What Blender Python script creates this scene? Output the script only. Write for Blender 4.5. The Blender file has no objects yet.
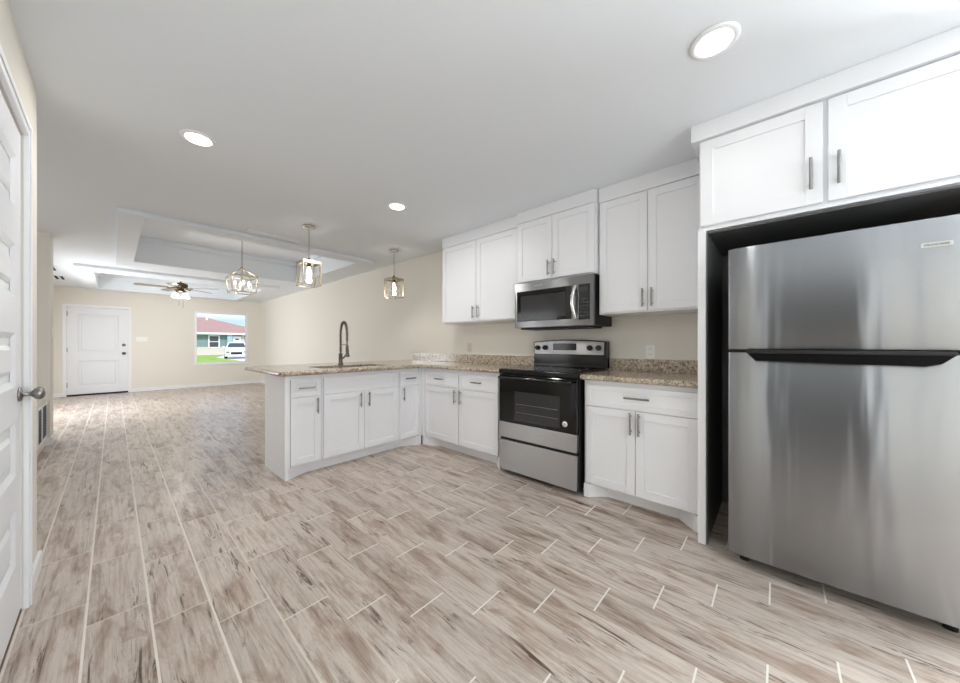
import bpy, bmesh, math, random
from mathutils import Vector, Matrix
random.seed(7)
PI = math.pi
sc = bpy.context.scene
C = sc.collection

# ------------------------------------------------------------------ camera, sky, sun, daylight, exposure
cam_data = bpy.data.cameras.new('camera')
cam = bpy.data.objects.new('camera', cam_data); C.objects.link(cam)
cam.location = (0, 0, 1.136)
cam.rotation_euler = (math.radians(90), 0, math.radians(-48))
cam_data.sensor_width = 36.0
cam_data.lens = 330.0 / 960.0 * 36.0
cam_data.shift_y = 3.2 / 960.0
cam_data.clip_start = 0.02
cam_data.clip_end = 500
sc.camera = cam

world = bpy.data.worlds.new('world'); sc.world = world
world.use_nodes = True
wn = world.node_tree.nodes; wl = world.node_tree.links
wn.clear()
w_out = wn.new('ShaderNodeOutputWorld'); w_bg = wn.new('ShaderNodeBackground')
w_tc = wn.new('ShaderNodeTexCoord'); w_map = wn.new('ShaderNodeMapping')
w_map.inputs['Scale'].default_value = (1.5, 1.5, 7)
w_no = wn.new('ShaderNodeTexNoise'); w_no.inputs['Scale'].default_value = 2.6; w_no.inputs['Detail'].default_value = 6
w_cr = wn.new('ShaderNodeValToRGB')
w_cr.color_ramp.elements[0].position = 0.40; w_cr.color_ramp.elements[0].color = (0.36, 0.56, 0.90, 1)
w_cr.color_ramp.elements[1].position = 0.62; w_cr.color_ramp.elements[1].color = (0.93, 0.96, 1.0, 1)
wl.new(w_tc.outputs['Generated'], w_map.inputs['Vector']); wl.new(w_map.outputs[0], w_no.inputs['Vector'])
wl.new(w_no.outputs['Fac'], w_cr.inputs['Fac']); wl.new(w_cr.outputs[0], w_bg.inputs['Color'])
w_bg.inputs['Strength'].default_value = 0.85
wl.new(w_bg.outputs[0], w_out.inputs['Surface'])

def area_light(name, loc, rot, sx, sy, power, color=(1, 1, 1)):
    l = bpy.data.lights.new(name, 'AREA'); l.shape = 'RECTANGLE'; l.size = sx; l.size_y = sy
    l.energy = power; l.color = color
    o = bpy.data.objects.new(name, l); C.objects.link(o); o.location = loc; o.rotation_euler = rot
    return o
sun = bpy.data.lights.new('sun', 'SUN'); sun.energy = 2.2; sun.angle = 0.01; sun.color = (1, 0.97, 0.92)
so = bpy.data.objects.new('sun', sun); C.objects.link(so); so.rotation_euler = (math.radians(48), 0, math.radians(-22))
# lamps added as daylight from openings behind the camera and beside, none in view
area_light('unseen_patio_daylight', (1.0, -2.12, 1.15), (math.radians(100), 0, 0), 1.9, 1.9, 27, (0.90, 0.955, 1))  # assumed patio doors, unseen; tilted up to brighten the ceiling
area_light('fill_light_right', (2.92, -1.42, 1.35), (0, math.radians(97), 0), 1.2, 0.9, 62, (0.90, 0.955, 1))  # added to brighten the left door, left wall and ceiling
area_light('unseen_side_daylight', (-1.14, 8.6, 1.25), (0, math.radians(-72), 0), 1.0, 2.2, 64, (0.93, 0.965, 1))  # unseen side window, assumed for the bright right wall
area_light('fill_light_hall', (-1.94, 4.5, 1.35), (0, math.radians(-90), 0), 1.2, 1.2, 7, (0.93, 0.965, 1))  # added fill lamp, the hall wall has no opening

sc.view_settings.view_transform = 'Standard'
sc.view_settings.look = 'None'
sc.view_settings.gamma = 1.0
sc.view_settings.use_curve_mapping = False
sc.view_settings.exposure = 0.72
sc.cycles.max_bounces = 10
sc.cycles.diffuse_bounces = 7
sc.cycles.glossy_bounces = 4
sc.cycles.transmission_bounces = 8
sc.cycles.caustics_reflective = False
sc.cycles.caustics_refractive = False
sc.cycles.sample_clamp_indirect = 6.0
sc.cycles.use_denoising = True

# ------------------------------------------------------------------ materials
def s2l(c):
    return tuple(((v / 255) / 12.92 if v / 255 <= 0.04045 else ((v / 255 + 0.055) / 1.055) ** 2.4) for v in c)
def rgba(c): return (*s2l(c), 1)
def mat(name, col, rough=0.5, metal=0.0, spec=0.5, **kw):
    m = bpy.data.materials.new(name); m.use_nodes = True
    p = m.node_tree.nodes['Principled BSDF']
    p.inputs['Base Color'].default_value = rgba(col)
    p.inputs['Roughness'].default_value = rough
    p.inputs['Metallic'].default_value = metal
    p.inputs['Specular IOR Level'].default_value = spec
    for k, v in kw.items():
        p.inputs[k.replace('_', ' ')].default_value = v
    return m
class NT:
    def __init__(s, m): s.m = m; s.n = m.node_tree.nodes; s.l = m.node_tree.links; s.p = s.n['Principled BSDF']
    def node(s, t, **kw):
        o = s.n.new(t)
        for k, v in kw.items(): setattr(o, k, v)
        return o
    def link(s, a, b): s.l.new(a, b)
    def val(s, inp, v):
        if hasattr(v, 'is_linked') or isinstance(v, bpy.types.NodeSocket): s.link(v, inp)
        else: inp.default_value = v
    def math(s, op, a, b=None, clamp=False):
        o = s.n.new('ShaderNodeMath'); o.operation = op; o.use_clamp = clamp
        s.val(o.inputs[0], a)
        if b is not None: s.val(o.inputs[1], b)
        return o.outputs[0]
    def mix(s, f, a, b, mode='MIX'):
        o = s.n.new('ShaderNodeMix'); o.data_type = 'RGBA'; o.blend_type = mode
        s.val(o.inputs[0], f); s.val(o.inputs[6], a); s.val(o.inputs[7], b)
        return o.outputs[2]
    def ramp(s, f, pts):
        o = s.n.new('ShaderNodeValToRGB'); e = o.color_ramp.elements
        while len(e) < len(pts): e.new(0.5)
        for i, (p_, c) in enumerate(pts): e[i].position = p_; e[i].color = c
        s.val(o.inputs[0], f); return o.outputs[0]
    def noise(s, vec, scale, detail=4, rough=0.5, dist=0.0):
        o = s.n.new('ShaderNodeTexNoise'); o.inputs['Scale'].default_value = scale; o.inputs['Detail'].default_value = detail
        o.inputs['Roughness'].default_value = rough; o.inputs['Distortion'].default_value = dist
        s.link(vec, o.inputs['Vector']); return o.outputs['Fac']
    def mapping(s, vec, scale=(1, 1, 1), loc=(0, 0, 0)):
        o = s.n.new('ShaderNodeMapping'); o.inputs['Scale'].default_value = scale; o.inputs['Location'].default_value = loc
        s.link(vec, o.inputs['Vector']); return o.outputs[0]
    def pos(s): return s.n.new('ShaderNodeNewGeometry').outputs['Position']
    def bump(s, h, strength=0.2, dist=0.01):
        o = s.n.new('ShaderNodeBump'); o.inputs['Strength'].default_value = strength; o.inputs['Distance'].default_value = dist
        s.link(h, o.inputs['Height']); s.link(o.outputs[0], s.p.inputs['Normal'])

M = {}
M['ceiling'] = mat('ceiling_paint', (231, 236, 241), 0.8, spec=0.2)
t = NT(M['ceiling']); t.bump(t.noise(t.pos(), 60, 3), 0.12, 0.003)
M['wall'] = mat('beige_wall_paint', (230, 226, 217), 0.75, spec=0.2)
t = NT(M['wall']); t.bump(t.noise(t.pos(), 50, 3), 0.12, 0.003)
M['trim'] = mat('white_trim_paint', (238, 239, 241), 0.4)
M['cabinet'] = mat('white_cabinet_paint', (234, 235, 238), 0.38)
M['dark_inner'] = mat('dark_grey_recess', (112, 112, 112), 0.6)  # dark grey for the refrigerator recess; closet walls take it as painted-in shade
M['door'] = mat('white_door_paint', (232, 234, 238), 0.38)
M['nickel'] = mat('brushed_nickel', (150, 148, 145), 0.32, 1.0)
M['steel_dark'] = mat('dark_nickel', (104, 96, 88), 0.28, 1.0)
M['black'] = mat('gloss_black', (10, 10, 11), 0.12)
M['black_matte'] = mat('matte_black', (18, 18, 19), 0.5)
M['handle_black'] = mat('satin_black', (8, 8, 9), 0.42, spec=0.12)
M['rubber'] = mat('black_rubber', (22, 22, 22), 0.7)
M['oven_glass'] = mat('oven_glass', (9, 9, 10), 0.06)
M['oven_window'] = mat('oven_window_glass', (52, 52, 54), 0.12)
M['plastic_white'] = mat('white_plastic', (240, 240, 236), 0.35)
M['almond'] = mat('almond_plastic', (214, 206, 190), 0.5)
M['silver_ink'] = mat('silver_lettering', (205, 205, 205), 0.4, 0.3)
M['dark_ink'] = mat('dark_lettering', (36, 36, 38), 0.5)
M['badge'] = mat('silver_badge', (200, 200, 200), 0.35, 0.6)
M['chrome'] = mat('polished_chrome', (235, 235, 235), 0.12, 1.0)
M['sink_steel'] = mat('sink_steel', (92, 90, 88), 0.35, 1.0)
M['blade'] = mat('fan_blade_wood', (128, 118, 104), 0.2)
M['fan_metal'] = mat('antique_brass_metal', (92, 78, 60), 0.3, 1.0)
M['filter'] = mat('dark_blue_filter', (40, 52, 66), 0.6)
M['gap'] = mat('shadow_gap', (30, 28, 27), 0.9)
M['threshold'] = mat('brown_threshold', (96, 76, 62), 0.5)

def brushed(name, col, rough=0.3, wav=0.0, metal=1.0):
    m = mat(name, col, rough, metal, Anisotropic=1.0, Anisotropic_Rotation=0.25)
    t = NT(m)
    tg = t.node('ShaderNodeTangent', direction_type='UV_MAP'); tg.uv_map = 'UVMap'
    t.link(tg.outputs[0], t.p.inputs['Tangent'])
    P = t.pos()
    n = t.noise(t.mapping(P, (6, 6, 900)), 1.0, 3)
    r = t.ramp(n, [(0.3, (rough - .008,) * 3 + (1,)), (0.7, (rough + .008,) * 3 + (1,))])
    t.link(r, t.p.inputs['Roughness'])
    if wav:
        t.bump(t.noise(t.mapping(P, (9, 9, 0.9)), 1.0, 2, 0.5), wav, 0.02)
    return m
M['steel'] = brushed('brushed_stainless_steel', (182, 182, 183), 0.3)
M['microwave_steel'] = brushed('microwave_stainless_steel', (142, 142, 143), 0.3)
M['fridge_steel'] = brushed('fridge_stainless_steel', (156, 158, 161), 0.25, 0.2)

def emis(name, col, strength):
    m = mat(name, (255, 255, 255), 0.5)
    p = m.node_tree.nodes['Principled BSDF']
    p.inputs['Emission Color'].default_value = rgba(col); p.inputs['Emission Strength'].default_value = strength
    return m
M['lamp'] = emis('downlight_diffuser', (255, 252, 246), 6)
M['light_nickel'] = mat('polished_pale_nickel', (214, 210, 202), 0.25, 1.0)
M['champagne'] = mat('champagne_metal', (188, 176, 156), 0.3, 1.0)
M['bulb'] = emis('warm_bulb', (255, 236, 205), 5)
M['fan_shade'] = emis('lit_frosted_shade', (255, 248, 235), 1.6)
M['glass'] = mat('clear_glass', (255, 255, 255), 0.0, Transmission_Weight=1.0, IOR=1.12)
M['pane'] = mat('window_glass', (255, 255, 255), 0.0, Transmission_Weight=1.0, IOR=1.02)

# granite
M['granite'] = mat('speckled_granite', (190, 175, 150), 0.16, spec=0.5)
t = NT(M['granite']); P = t.pos()
base = t.ramp(t.noise(P, 44, 6, 0.65), [(0.33, rgba((104, 86, 72))), (0.45, rgba((160, 143, 124))), (0.58, rgba((200, 188, 170))), (0.72, rgba((176, 152, 120)))])
v = t.node('ShaderNodeTexVoronoi'); v.inputs['Scale'].default_value = 95; t.link(P, v.inputs['Vector'])
sp = t.ramp(t.noise(P, 130, 3, 0.7), [(0.56, (0, 0, 0, 1)), (0.63, (1, 1, 1, 1))])
c1 = t.mix(sp, base, rgba((58, 46, 40)))
sp2 = t.ramp(t.noise(t.mapping(P, loc=(5, 3, 1)), 90, 3, 0.7), [(0.58, (0, 0, 0, 1)), (0.66, (1, 1, 1, 1))])
c2 = t.mix(sp2, c1, rgba((232, 224, 208)))
t.link(c2, t.p.inputs['Base Color'])

# wood look floor tiles, laid in running steps of a third
def floor_material():
    m = mat('wood_look_tile', (180, 168, 158), 0.38, spec=0.45)
    t = NT(m); P = t.pos()
    sx = t.node('ShaderNodeSeparateXYZ'); t.link(P, sx.inputs[0])
    X, Y = sx.outputs[0], sx.outputs[1]
    W, S, Lp = 0.1812, 0.1855, 0.5565
    a = t.math('DIVIDE', t.math('SUBTRACT', X, 0.105), W)
    k = t.math('FLOOR', a); fa = t.math('SUBTRACT', a, k)
    b = t.math('DIVIDE', t.math('ADD', t.math('SUBTRACT', Y, 1.88), t.math('MULTIPLY', k, S)), Lp)
    j = t.math('FLOOR', b); fb = t.math('SUBTRACT', b, j)
    da = t.math('MULTIPLY', t.math('MINIMUM', fa, t.math('SUBTRACT', 1.0, fa)), W)
    db = t.math('MULTIPLY', t.math('MINIMUM', fb, t.math('SUBTRACT', 1.0, fb)), Lp)
    wt = t.node('ShaderNodeCombineXYZ'); t.link(k, wt.inputs[0]); t.link(j, wt.inputs[1])
    wh = t.node('ShaderNodeTexWhiteNoise', noise_dimensions='3D'); t.link(wt.outputs[0], wh.inputs['Vector'])
    rnd = wh.outputs['Value']; rcol = wh.outputs['Color']
    off = t.node('ShaderNodeVectorMath', operation='SCALE'); t.link(rcol, off.inputs[0]); off.inputs['Scale'].default_value = 37.0
    pv = t.node('ShaderNodeVectorMath', operation='ADD'); t.link(P, pv.inputs[0]); t.link(off.outputs[0], pv.inputs[1])
    Q = pv.outputs[0]
    tone = t.ramp(t.noise(t.mapping(Q, (10, 1.8, 1)), 1.4, 7, 0.68, 0.5),
                  [(0.30, rgba((142, 120, 105))), (0.42, rgba((178, 160, 147))), (0.55, rgba((206, 195, 185))), (0.75, rgba((194, 176, 162)))])
    grain = t.ramp(t.noise(t.mapping(Q, (60, 1.6, 1)), 1.5, 5, 0.65, 0.15), [(0.36, (0.60, 0.55, 0.51, 1)), (0.52, (1, 1, 1, 1))])
    c = t.mix(0.6, tone, grain, 'MULTIPLY')
    streak = t.ramp(t.noise(t.mapping(Q, (24, 2.0, 1)), 1.5, 6, 0.72, 1.0), [(0.38, (1, 1, 1, 1)), (0.45, (0, 0, 0, 1))])
    spot = t.ramp(t.noise(t.mapping(Q, (7, 2.2, 1), (1, 7, 2)), 1.2, 3, 0.5), [(0.46, (0.12, 0.12, 0.12, 1)), (0.60, (1, 1, 1, 1))])
    c = t.mix(t.math('MULTIPLY', streak, spot), c, rgba((92, 74, 62)))
    brown = t.ramp(t.noise(t.mapping(Q, (11, 3, 1), (3, 8, 0)), 1.5, 4, 0.6, 0.8), [(0.60, (0, 0, 0, 1)), (0.72, (1, 1, 1, 1))])
    c = t.mix(t.math('MULTIPLY', brown, 0.6), c, rgba((140, 106, 84)))
    tn = t.ramp(rnd, [(0.0, (0.87, 0.87, 0.87, 1)), (1.0, (1.03, 1.03, 1.03, 1))])
    c = t.mix(1.0, c, tn, 'MULTIPLY')
    # glancing light painted into grout colour: long joints fade, end joints brighten with x
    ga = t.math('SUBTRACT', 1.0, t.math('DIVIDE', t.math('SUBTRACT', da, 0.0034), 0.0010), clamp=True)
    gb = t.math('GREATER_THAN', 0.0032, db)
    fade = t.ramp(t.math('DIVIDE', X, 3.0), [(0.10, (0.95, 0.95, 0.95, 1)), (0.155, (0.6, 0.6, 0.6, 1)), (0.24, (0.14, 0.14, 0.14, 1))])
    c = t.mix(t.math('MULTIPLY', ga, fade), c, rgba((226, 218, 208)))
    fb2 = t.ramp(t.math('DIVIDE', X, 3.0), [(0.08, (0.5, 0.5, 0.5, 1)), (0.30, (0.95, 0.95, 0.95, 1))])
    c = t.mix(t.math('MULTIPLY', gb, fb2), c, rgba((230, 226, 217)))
    t.link(c, t.p.inputs['Base Color'])
    g = t.math('MAXIMUM', ga, gb)
    hgt = t.math('SUBTRACT', t.math('MULTIPLY', t.noise(t.mapping(Q, (60, 4, 1)), 1.5, 3), 0.25), g)
    t.bump(hgt, 0.35, 0.003)
    r = t.ramp(g, [(0, (0.30, 0.30, 0.30, 1)), (1, (0.8, 0.8, 0.8, 1))]); t.link(r, t.p.inputs['Roughness'])
    return m
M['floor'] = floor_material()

# outdoors
M['grass'] = mat('lawn_grass', (130, 165, 60), 0.9)
t = NT(M['grass']); t.link(t.ramp(t.noise(t.pos(), 1.3, 6, 0.7), [(0.3, rgba((112, 146, 48))), (0.7, rgba((158, 186, 84)))]), t.p.inputs['Base Color'])
M['concrete'] = mat('pale_concrete', (214, 210, 204), 0.9)
t = NT(M['concrete']); t.link(t.ramp(t.noise(t.pos(), 2, 6, 0.6), [(0.3, rgba((204, 199, 192))), (0.7, rgba((224, 221, 216)))]), t.p.inputs['Base Color'])
M['roof'] = mat('red_shingle', (176, 128, 122), 0.9)
t = NT(M['roof']); t.link(t.ramp(t.noise(t.mapping(t.pos(), (3, 3, 9)), 2.2, 6, 0.7), [(0.3, rgba((146, 112, 108))), (0.7, rgba((176, 146, 140)))]), t.p.inputs['Base Color'])
M['teal'] = mat('teal_siding', (124, 142, 144), 0.8)
t = NT(M['teal']); wv = t.node('ShaderNodeTexWave', bands_direction='Z'); wv.inputs['Scale'].default_value = 2.0; t.link(t.pos(), wv.inputs['Vector']); t.bump(wv.outputs['Fac'], 0.4, 0.02)
M['lightteal'] = mat('light_teal_column', (150, 182, 192), 0.8)
M['stone_white'] = mat('white_brick', (226, 222, 216), 0.85)
t = NT(M['stone_white']); br = t.node('ShaderNodeTexBrick'); br.inputs['Scale'].default_value = 3; br.inputs['Color1'].default_value = rgba((232, 229, 224)); br.inputs['Color2'].default_value = rgba((216, 211, 204)); br.inputs['Mortar'].default_value = rgba((198, 192, 184))
t.link(t.mapping(t.pos(), (1, 0, 1)), br.inputs['Vector']); t.link(br.outputs['Color'], t.p.inputs['Base Color'])
M['white_ext'] = mat('exterior_white', (236, 236, 234), 0.6)
M['dark_glass'] = mat('dark_window_glass', (62, 68, 74), 0.1)
M['car_paint'] = mat('white_car_paint', (240, 241, 243), 0.2)
M['tyre'] = mat('tyre_rubber', (28, 28, 30), 0.8)

# ------------------------------------------------------------------ mesh helpers
class MB:
    def __init__(s): s.v = []; s.f = []; s.sm = []
    def add(s, vs, fs, smooth=False):
        b = len(s.v); s.v += [tuple(x) for x in vs]
        for f in fs: s.f.append(tuple(i + b for i in f)); s.sm.append(smooth)
        return s
    def box(s, x0, x1, y0, y1, z0, z1):
        x0, x1 = sorted((x0, x1)); y0, y1 = sorted((y0, y1)); z0, z1 = sorted((z0, z1))
        vs = [(x, y, z) for z in (z0, z1) for y in (y0, y1) for x in (x0, x1)]
        return s.add(vs, [(0, 2, 3, 1), (4, 5, 7, 6), (0, 1, 5, 4), (2, 6, 7, 3), (0, 4, 6, 2), (1, 3, 7, 5)])
    def prism(s, pts, z0, z1):           # plan polygon (counter clockwise) extruded in z
        n = len(pts); vs = [(x, y, z0) for x, y in pts] + [(x, y, z1) for x, y in pts]
        fs = [tuple(range(n - 1, -1, -1)), tuple(range(n, 2 * n))] + [(i, (i + 1) % n, n + (i + 1) % n, n + i) for i in range(n)]
        return s.add(vs, fs)
    def extrude(s, poly, d):              # 3D polygon pushed along vector d
        n = len(poly); d = Vector(d); a = [Vector(p) for p in poly]
        nrm = Vector((0, 0, 0))
        for i in range(n): nrm += a[i].cross(a[(i + 1) % n])
        if nrm.dot(d) > 0: a.reverse()
        vs = a + [p + d for p in a]
        fs = [tuple(range(n)), tuple(range(2 * n - 1, n - 1, -1))] + [(i, n + i, n + (i + 1) % n, (i + 1) % n) for i in range(n)]
        return s.add(vs, fs)
    def tube(s, pts, r, n=12, closed_ends=True):
        pts = [Vector(p) for p in pts]; rs = r if isinstance(r, (list, tuple)) else [r] * len(pts)
        rings = []; up = None
        for i, p in enumerate(pts):
            t_ = (pts[min(i + 1, len(pts) - 1)] - pts[max(i - 1, 0)]).normalized()
            if up is None:
                up = Vector((0, 0, 1)) if abs(t_.z) < 0.9 else Vector((1, 0, 0))
            u = t_.cross(up)
            if u.length < 1e-5: u = t_.cross(Vector((0, 1, 0)))
            u.normalize(); w = u.cross(t_).normalized(); up = w
            rings.append([p + (u * math.cos(2 * PI * k / n) + w * math.sin(2 * PI * k / n)) * rs[i] for k in range(n)])
        vs = [q for ring in rings for q in ring]
        fs = []
        for i in range(len(pts) - 1):
            for k in range(n):
                k2 = (k + 1) % n
                fs.append((i * n + k, (i + 1) * n + k, (i + 1) * n + k2, i * n + k2))
        s.add(vs, fs, True)
        if closed_ends:
            m = (len(pts) - 1) * n
            s.add(rings[0], [tuple(range(n))]); s.add(rings[-1], [tuple(range(n - 1, -1, -1))])
        return s
    def lathe(s, prof, c, n=32, axis='z'):
        vs = []
        for r, h in prof:
            for k in range(n):
                a = 2 * PI * k / n
                if axis == 'z': vs.append((c[0] + r * math.cos(a), c[1] + r * math.sin(a), c[2] + h))
                elif axis == 'x': vs.append((c[0] + h, c[1] + r * math.cos(a), c[2] + r * math.sin(a)))
                else: vs.append((c[0] + r * math.sin(a), c[1] + h, c[2] + r * math.cos(a)))
        fs = [(i * n + k, i * n + (k + 1) % n, (i + 1) * n + (k + 1) % n, (i + 1) * n + k) for i in range(len(prof) - 1) for k in range(n)]
        fs += [tuple(range(n - 1, -1, -1)), tuple((len(prof) - 1) * n + k for k in range(n))]
        return s.add(vs, fs, True)
    def build(s, name, m, parent=None, bevel=0.0, seg=2, auto=True, fix=False):
        off = Vector((0, 0, 0)); p = parent
        while p is not None: off += p.location; p = p.parent
        me = bpy.data.meshes.new(name)
        me.from_pydata([tuple(Vector(v) - off) for v in s.v], [], s.f)
        me.polygons.foreach_set('use_smooth', s.sm)
        uv = me.uv_layers.new(name='UVMap')
        for pl in me.polygons:
            nx, ny = abs(pl.normal.x), abs(pl.normal.y)
            for li in pl.loop_indices:
                q = me.vertices[me.loops[li].vertex_index].co
                uv.data[li].uv = (q.y, q.z) if nx >= ny else (q.x, q.z)
        me.materials.append(M[m] if isinstance(m, str) else m)
        if fix:
            bm = bmesh.new(); bm.from_mesh(me); bmesh.ops.recalc_face_normals(bm, faces=bm.faces); bm.to_mesh(me); bm.free()
        me.update()
        o = bpy.data.objects.new(name, me); C.objects.link(o)
        if parent is not None: o.parent = parent
        if bevel:
            b = o.modifiers.new('bevel', 'BEVEL'); b.width = bevel; b.segments = seg; b.limit_method = 'ANGLE'; b.angle_limit = 0.7
            b.harden_normals = False
        return o
def thing(name, label, cat, loc=(0, 0, 0), group=None, kind=None):
    o = bpy.data.objects.new(name, None); C.objects.link(o); o.location = loc; o.empty_display_size = 0.1
    return tag(o, label, cat, group, kind)
def tag(o, label=None, cat=None, group=None, kind=None):
    if label: o['label'] = label
    if cat: o['category'] = cat
    if group: o['group'] = group
    if kind: o['kind'] = kind
    return o
def struct(o, label=None, cat=None): return tag(o, label, cat, None, 'structure')
def box(name, m, b, parent=None, bevel=0.0): return MB().box(*b).build(name, m, parent, bevel)
def copy_tree(o, parent=None):
    c = o.copy(); C.objects.link(c)
    if parent: c.parent = parent
    for ch in list(o.children): copy_tree(ch, c)
    return c
def text(name, body, size, origin, xdir, ydir, m, parent, depth=0.0006):
    cu = bpy.data.curves.new(name, 'FONT'); cu.body = body; cu.size = size; cu.extrude = depth
    cu.align_x = 'CENTER'; cu.align_y = 'CENTER'
    tmp = bpy.data.objects.new(name + '_tmp', cu); C.objects.link(tmp)
    dg = bpy.context.evaluated_depsgraph_get(); dg.update()
    me = bpy.data.meshes.new_from_object(tmp.evaluated_get(dg)); me.name = name
    bpy.data.objects.remove(tmp)
    X = Vector(xdir).normalized(); Y = Vector(ydir).normalized(); Z = X.cross(Y)
    off = Vector((0, 0, 0)); p = parent
    while p is not None: off += p.location; p = p.parent
    T = Matrix.Translation(Vector(origin) - off) @ Matrix((X, Y, Z)).transposed().to_4x4()
    me.transform(T); me.materials.clear(); me.materials.append(M[m])
    o = bpy.data.objects.new(name, me); C.objects.link(o); o.parent = parent
    return o

# coordinates on a front: 'kx' = plane x=face facing -x (span along y), 'ky' = plane y=face facing -y (span along x), 'lx' = facing +x
def fbox(mb, ax, face, a0, a1, z0, z1, n0, n1):
    if ax == 'kx': mb.box(face - n1, face - n0, a0, a1, z0, z1)
    elif ax == 'lx': mb.box(face + n0, face + n1, a0, a1, z0, z1)
    else: mb.box(a0, a1, face - n1, face - n0, z0, z1)
def fpt(ax, face, a, z, n):
    return {'kx': (face - n, a, z), 'lx': (face + n, a, z), 'ky': (a, face - n, z)}[ax]
def shaker(name, ax, face, a0, a1, z0, z1, parent, m='cabinet', fw=0.055, t=0.019, rd=0.009):
    mb = MB()
    fbox(mb, ax, face, a0, a1, z0, z1, 0.001, t - rd)
    fbox(mb, ax, face, a0, a0 + fw, z0, z1, t - rd, t)
    fbox(mb, ax, face, a1 - fw, a1, z0, z1, t - rd, t)
    fbox(mb, ax, face, a0 + fw, a1 - fw, z0, z0 + fw, t - rd, t)
    fbox(mb, ax, face, a0 + fw, a1 - fw, z1 - fw, z1, t - rd, t)
    return mb.build(name, m, parent, 0.0012, 1)
def bar_handle(ax, face, a, z, vertical, L, parent, t=0.019, r=0.0068):
    mb = MB(); so_ = t + 0.028
    if vertical: e0, e1 = (a, z - L / 2), (a, z + L / 2); p0, p1 = (a, z - L * .34), (a, z + L * .34)
    else: e0, e1 = (a - L / 2, z), (a + L / 2, z); p0, p1 = (a - L * .34, z), (a + L * .34, z)
    mb.tube([fpt(ax, face, *e0, so_), fpt(ax, face, *e1, so_)], r, 10)
    for q in (p0, p1): mb.tube([fpt(ax, face, *q, t), fpt(ax, face, *q, so_)], r * .75, 8)
    return mb.build('handle', 'nickel', parent)

# ================================================================== THE SETTING
CZ = 2.40; WX = 2.96; FY = 11.5
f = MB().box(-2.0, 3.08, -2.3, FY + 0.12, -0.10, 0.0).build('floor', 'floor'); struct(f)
# ceiling with two tray recesses
T1 = (0.20, 2.42, 4.68, 7.02); T2 = (-0.22, 2.22, 8.55, 11.0)
mb = MB()
def ceil_cell(x0, x1, y0, y1): mb.box(x0, x1, y0, y1, CZ, CZ + 0.12)
ceil_cell(-2.0, 3.08, -2.3, T1[2]); ceil_cell(-2.0, T1[0], T1[2], T1[3]); ceil_cell(T1[1], 3.08, T1[2], T1[3])
ceil_cell(-2.0, 3.08, T1[3], T2[2]); ceil_cell(-2.0, T2[0], T2[2], T2[3]); ceil_cell(T2[1], 3.08, T2[2], T2[3])
ceil_cell(-2.0, 3.08, T2[3], FY + 0.12)
for T, top in ((T1, 2.74), (T2, 2.70)):
    mb.box(T[0] - .1, T[1] + .1, T[2] - .1, T[3] + .1, top, top + .1)
    mb.box(T[0] - .1, T[0], T[2] - .1, T[3] + .1, CZ + .12, top); mb.box(T[1], T[1] + .1, T[2] - .1, T[3] + .1, CZ + .12, top)
    mb.box(T[0], T[1], T[2] - .1, T[2], CZ + .12, top); mb.box(T[0], T[1], T[3], T[3] + .1, CZ + .12, top)
ceiling = struct(mb.build('ceiling', 'ceiling'))
def ring(mb, o, i, z0, z1):
    mb.box(o[0], i[0], o[2], o[3], z0, z1); mb.box(i[1], o[1], o[2], o[3], z0, z1)
    mb.box(i[0], i[1], o[2], i[2], z0, z1); mb.box(i[0], i[1], i[3], o[3], z0, z1)
mb = MB(); ring(mb, (0.02, 2.62, 4.48, 7.50), T1, CZ - 0.045, CZ - 0.0005)
ring(mb, (T1[0], T1[1], T1[2], T1[3]), (T1[0] + .05, T1[1] - .05, T1[2] + .05, T1[3] - .05), 2.66, 2.739)
struct(mb.build('trim_1', 'ceiling', None, 0.004))
mb = MB(); ring(mb, (-0.42, 2.42, 8.05, 11.35), T2, CZ - 0.045, CZ - 0.0005)
ring(mb, (T2[0], T2[1], T2[2], T2[3]), (T2[0] + .05, T2[1] - .05, T2[2] + .05, T2[3] - .05), 2.62, 2.699)
struct(mb.build('trim_2', 'ceiling', None, 0.004))

def wall_x(name, x0, x1, y0, y1, holes=(), z1=CZ, m='wall'):    # wall along y with openings (ya, yb, za, zb)
    mb = MB(); hs = sorted(holes); y = y0
    for ya, yb, za, zb in hs:
        if ya > y: mb.box(x0, x1, y, ya, 0, z1)
        if za > 0: mb.box(x0, x1, ya, yb, 0, za)
        if zb < z1: mb.box(x0, x1, ya, yb, zb, z1)
        y = yb
    if y < y1: mb.box(x0, x1, y, y1, 0, z1)
    return struct(mb.build(name, m))
def wall_y(name, y0, y1, x0, x1, holes=(), z1=CZ, m='wall'):
    mb = MB(); hs = sorted(holes); x = x0
    for xa, xb, za, zb in hs:
        if xa > x: mb.box(x, xa, y0, y1, 0, z1)
        if za > 0: mb.box(xa, xb, y0, y1, 0, za)
        if zb < z1: mb.box(xa, xb, y0, y1, zb, z1)
        x = xb
    if x < x1: mb.box(x, x1, y0, y1, 0, z1)
    return struct(mb.build(name, m))
wall_x('wall_right', WX, WX + .12, -2.3, FY + .12, ((-1.87, -.97, .75, 1.95),))
WIN = (1.44, 2.62, 0.61, 2.03); EDO = (-0.685, 0.235, 0.0, 1.975)
wall_y('wall_far', FY, FY + .12, -1.3, WX, (WIN, EDO))
wall_y('wall_back', -2.3, -2.18, -0.38, WX, ((0.35, 2.35, 0.0, 2.1),))
LD = (1.60, 2.40)
wall_x('wall_left', -0.38, -0.26, -2.18, 2.79, ((-0.67, 0.09, 0.0, 2.03), (LD[0], LD[1], 0.0, 2.035)))
wall_y('wall_hall_near', 2.67, 2.79, -2.0, -0.38)
mb = MB()
for a, b in ((-.74, -.67), (.09, .16)): mb.box(-.2595, -.243, a, b, 0, 2.10)
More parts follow.
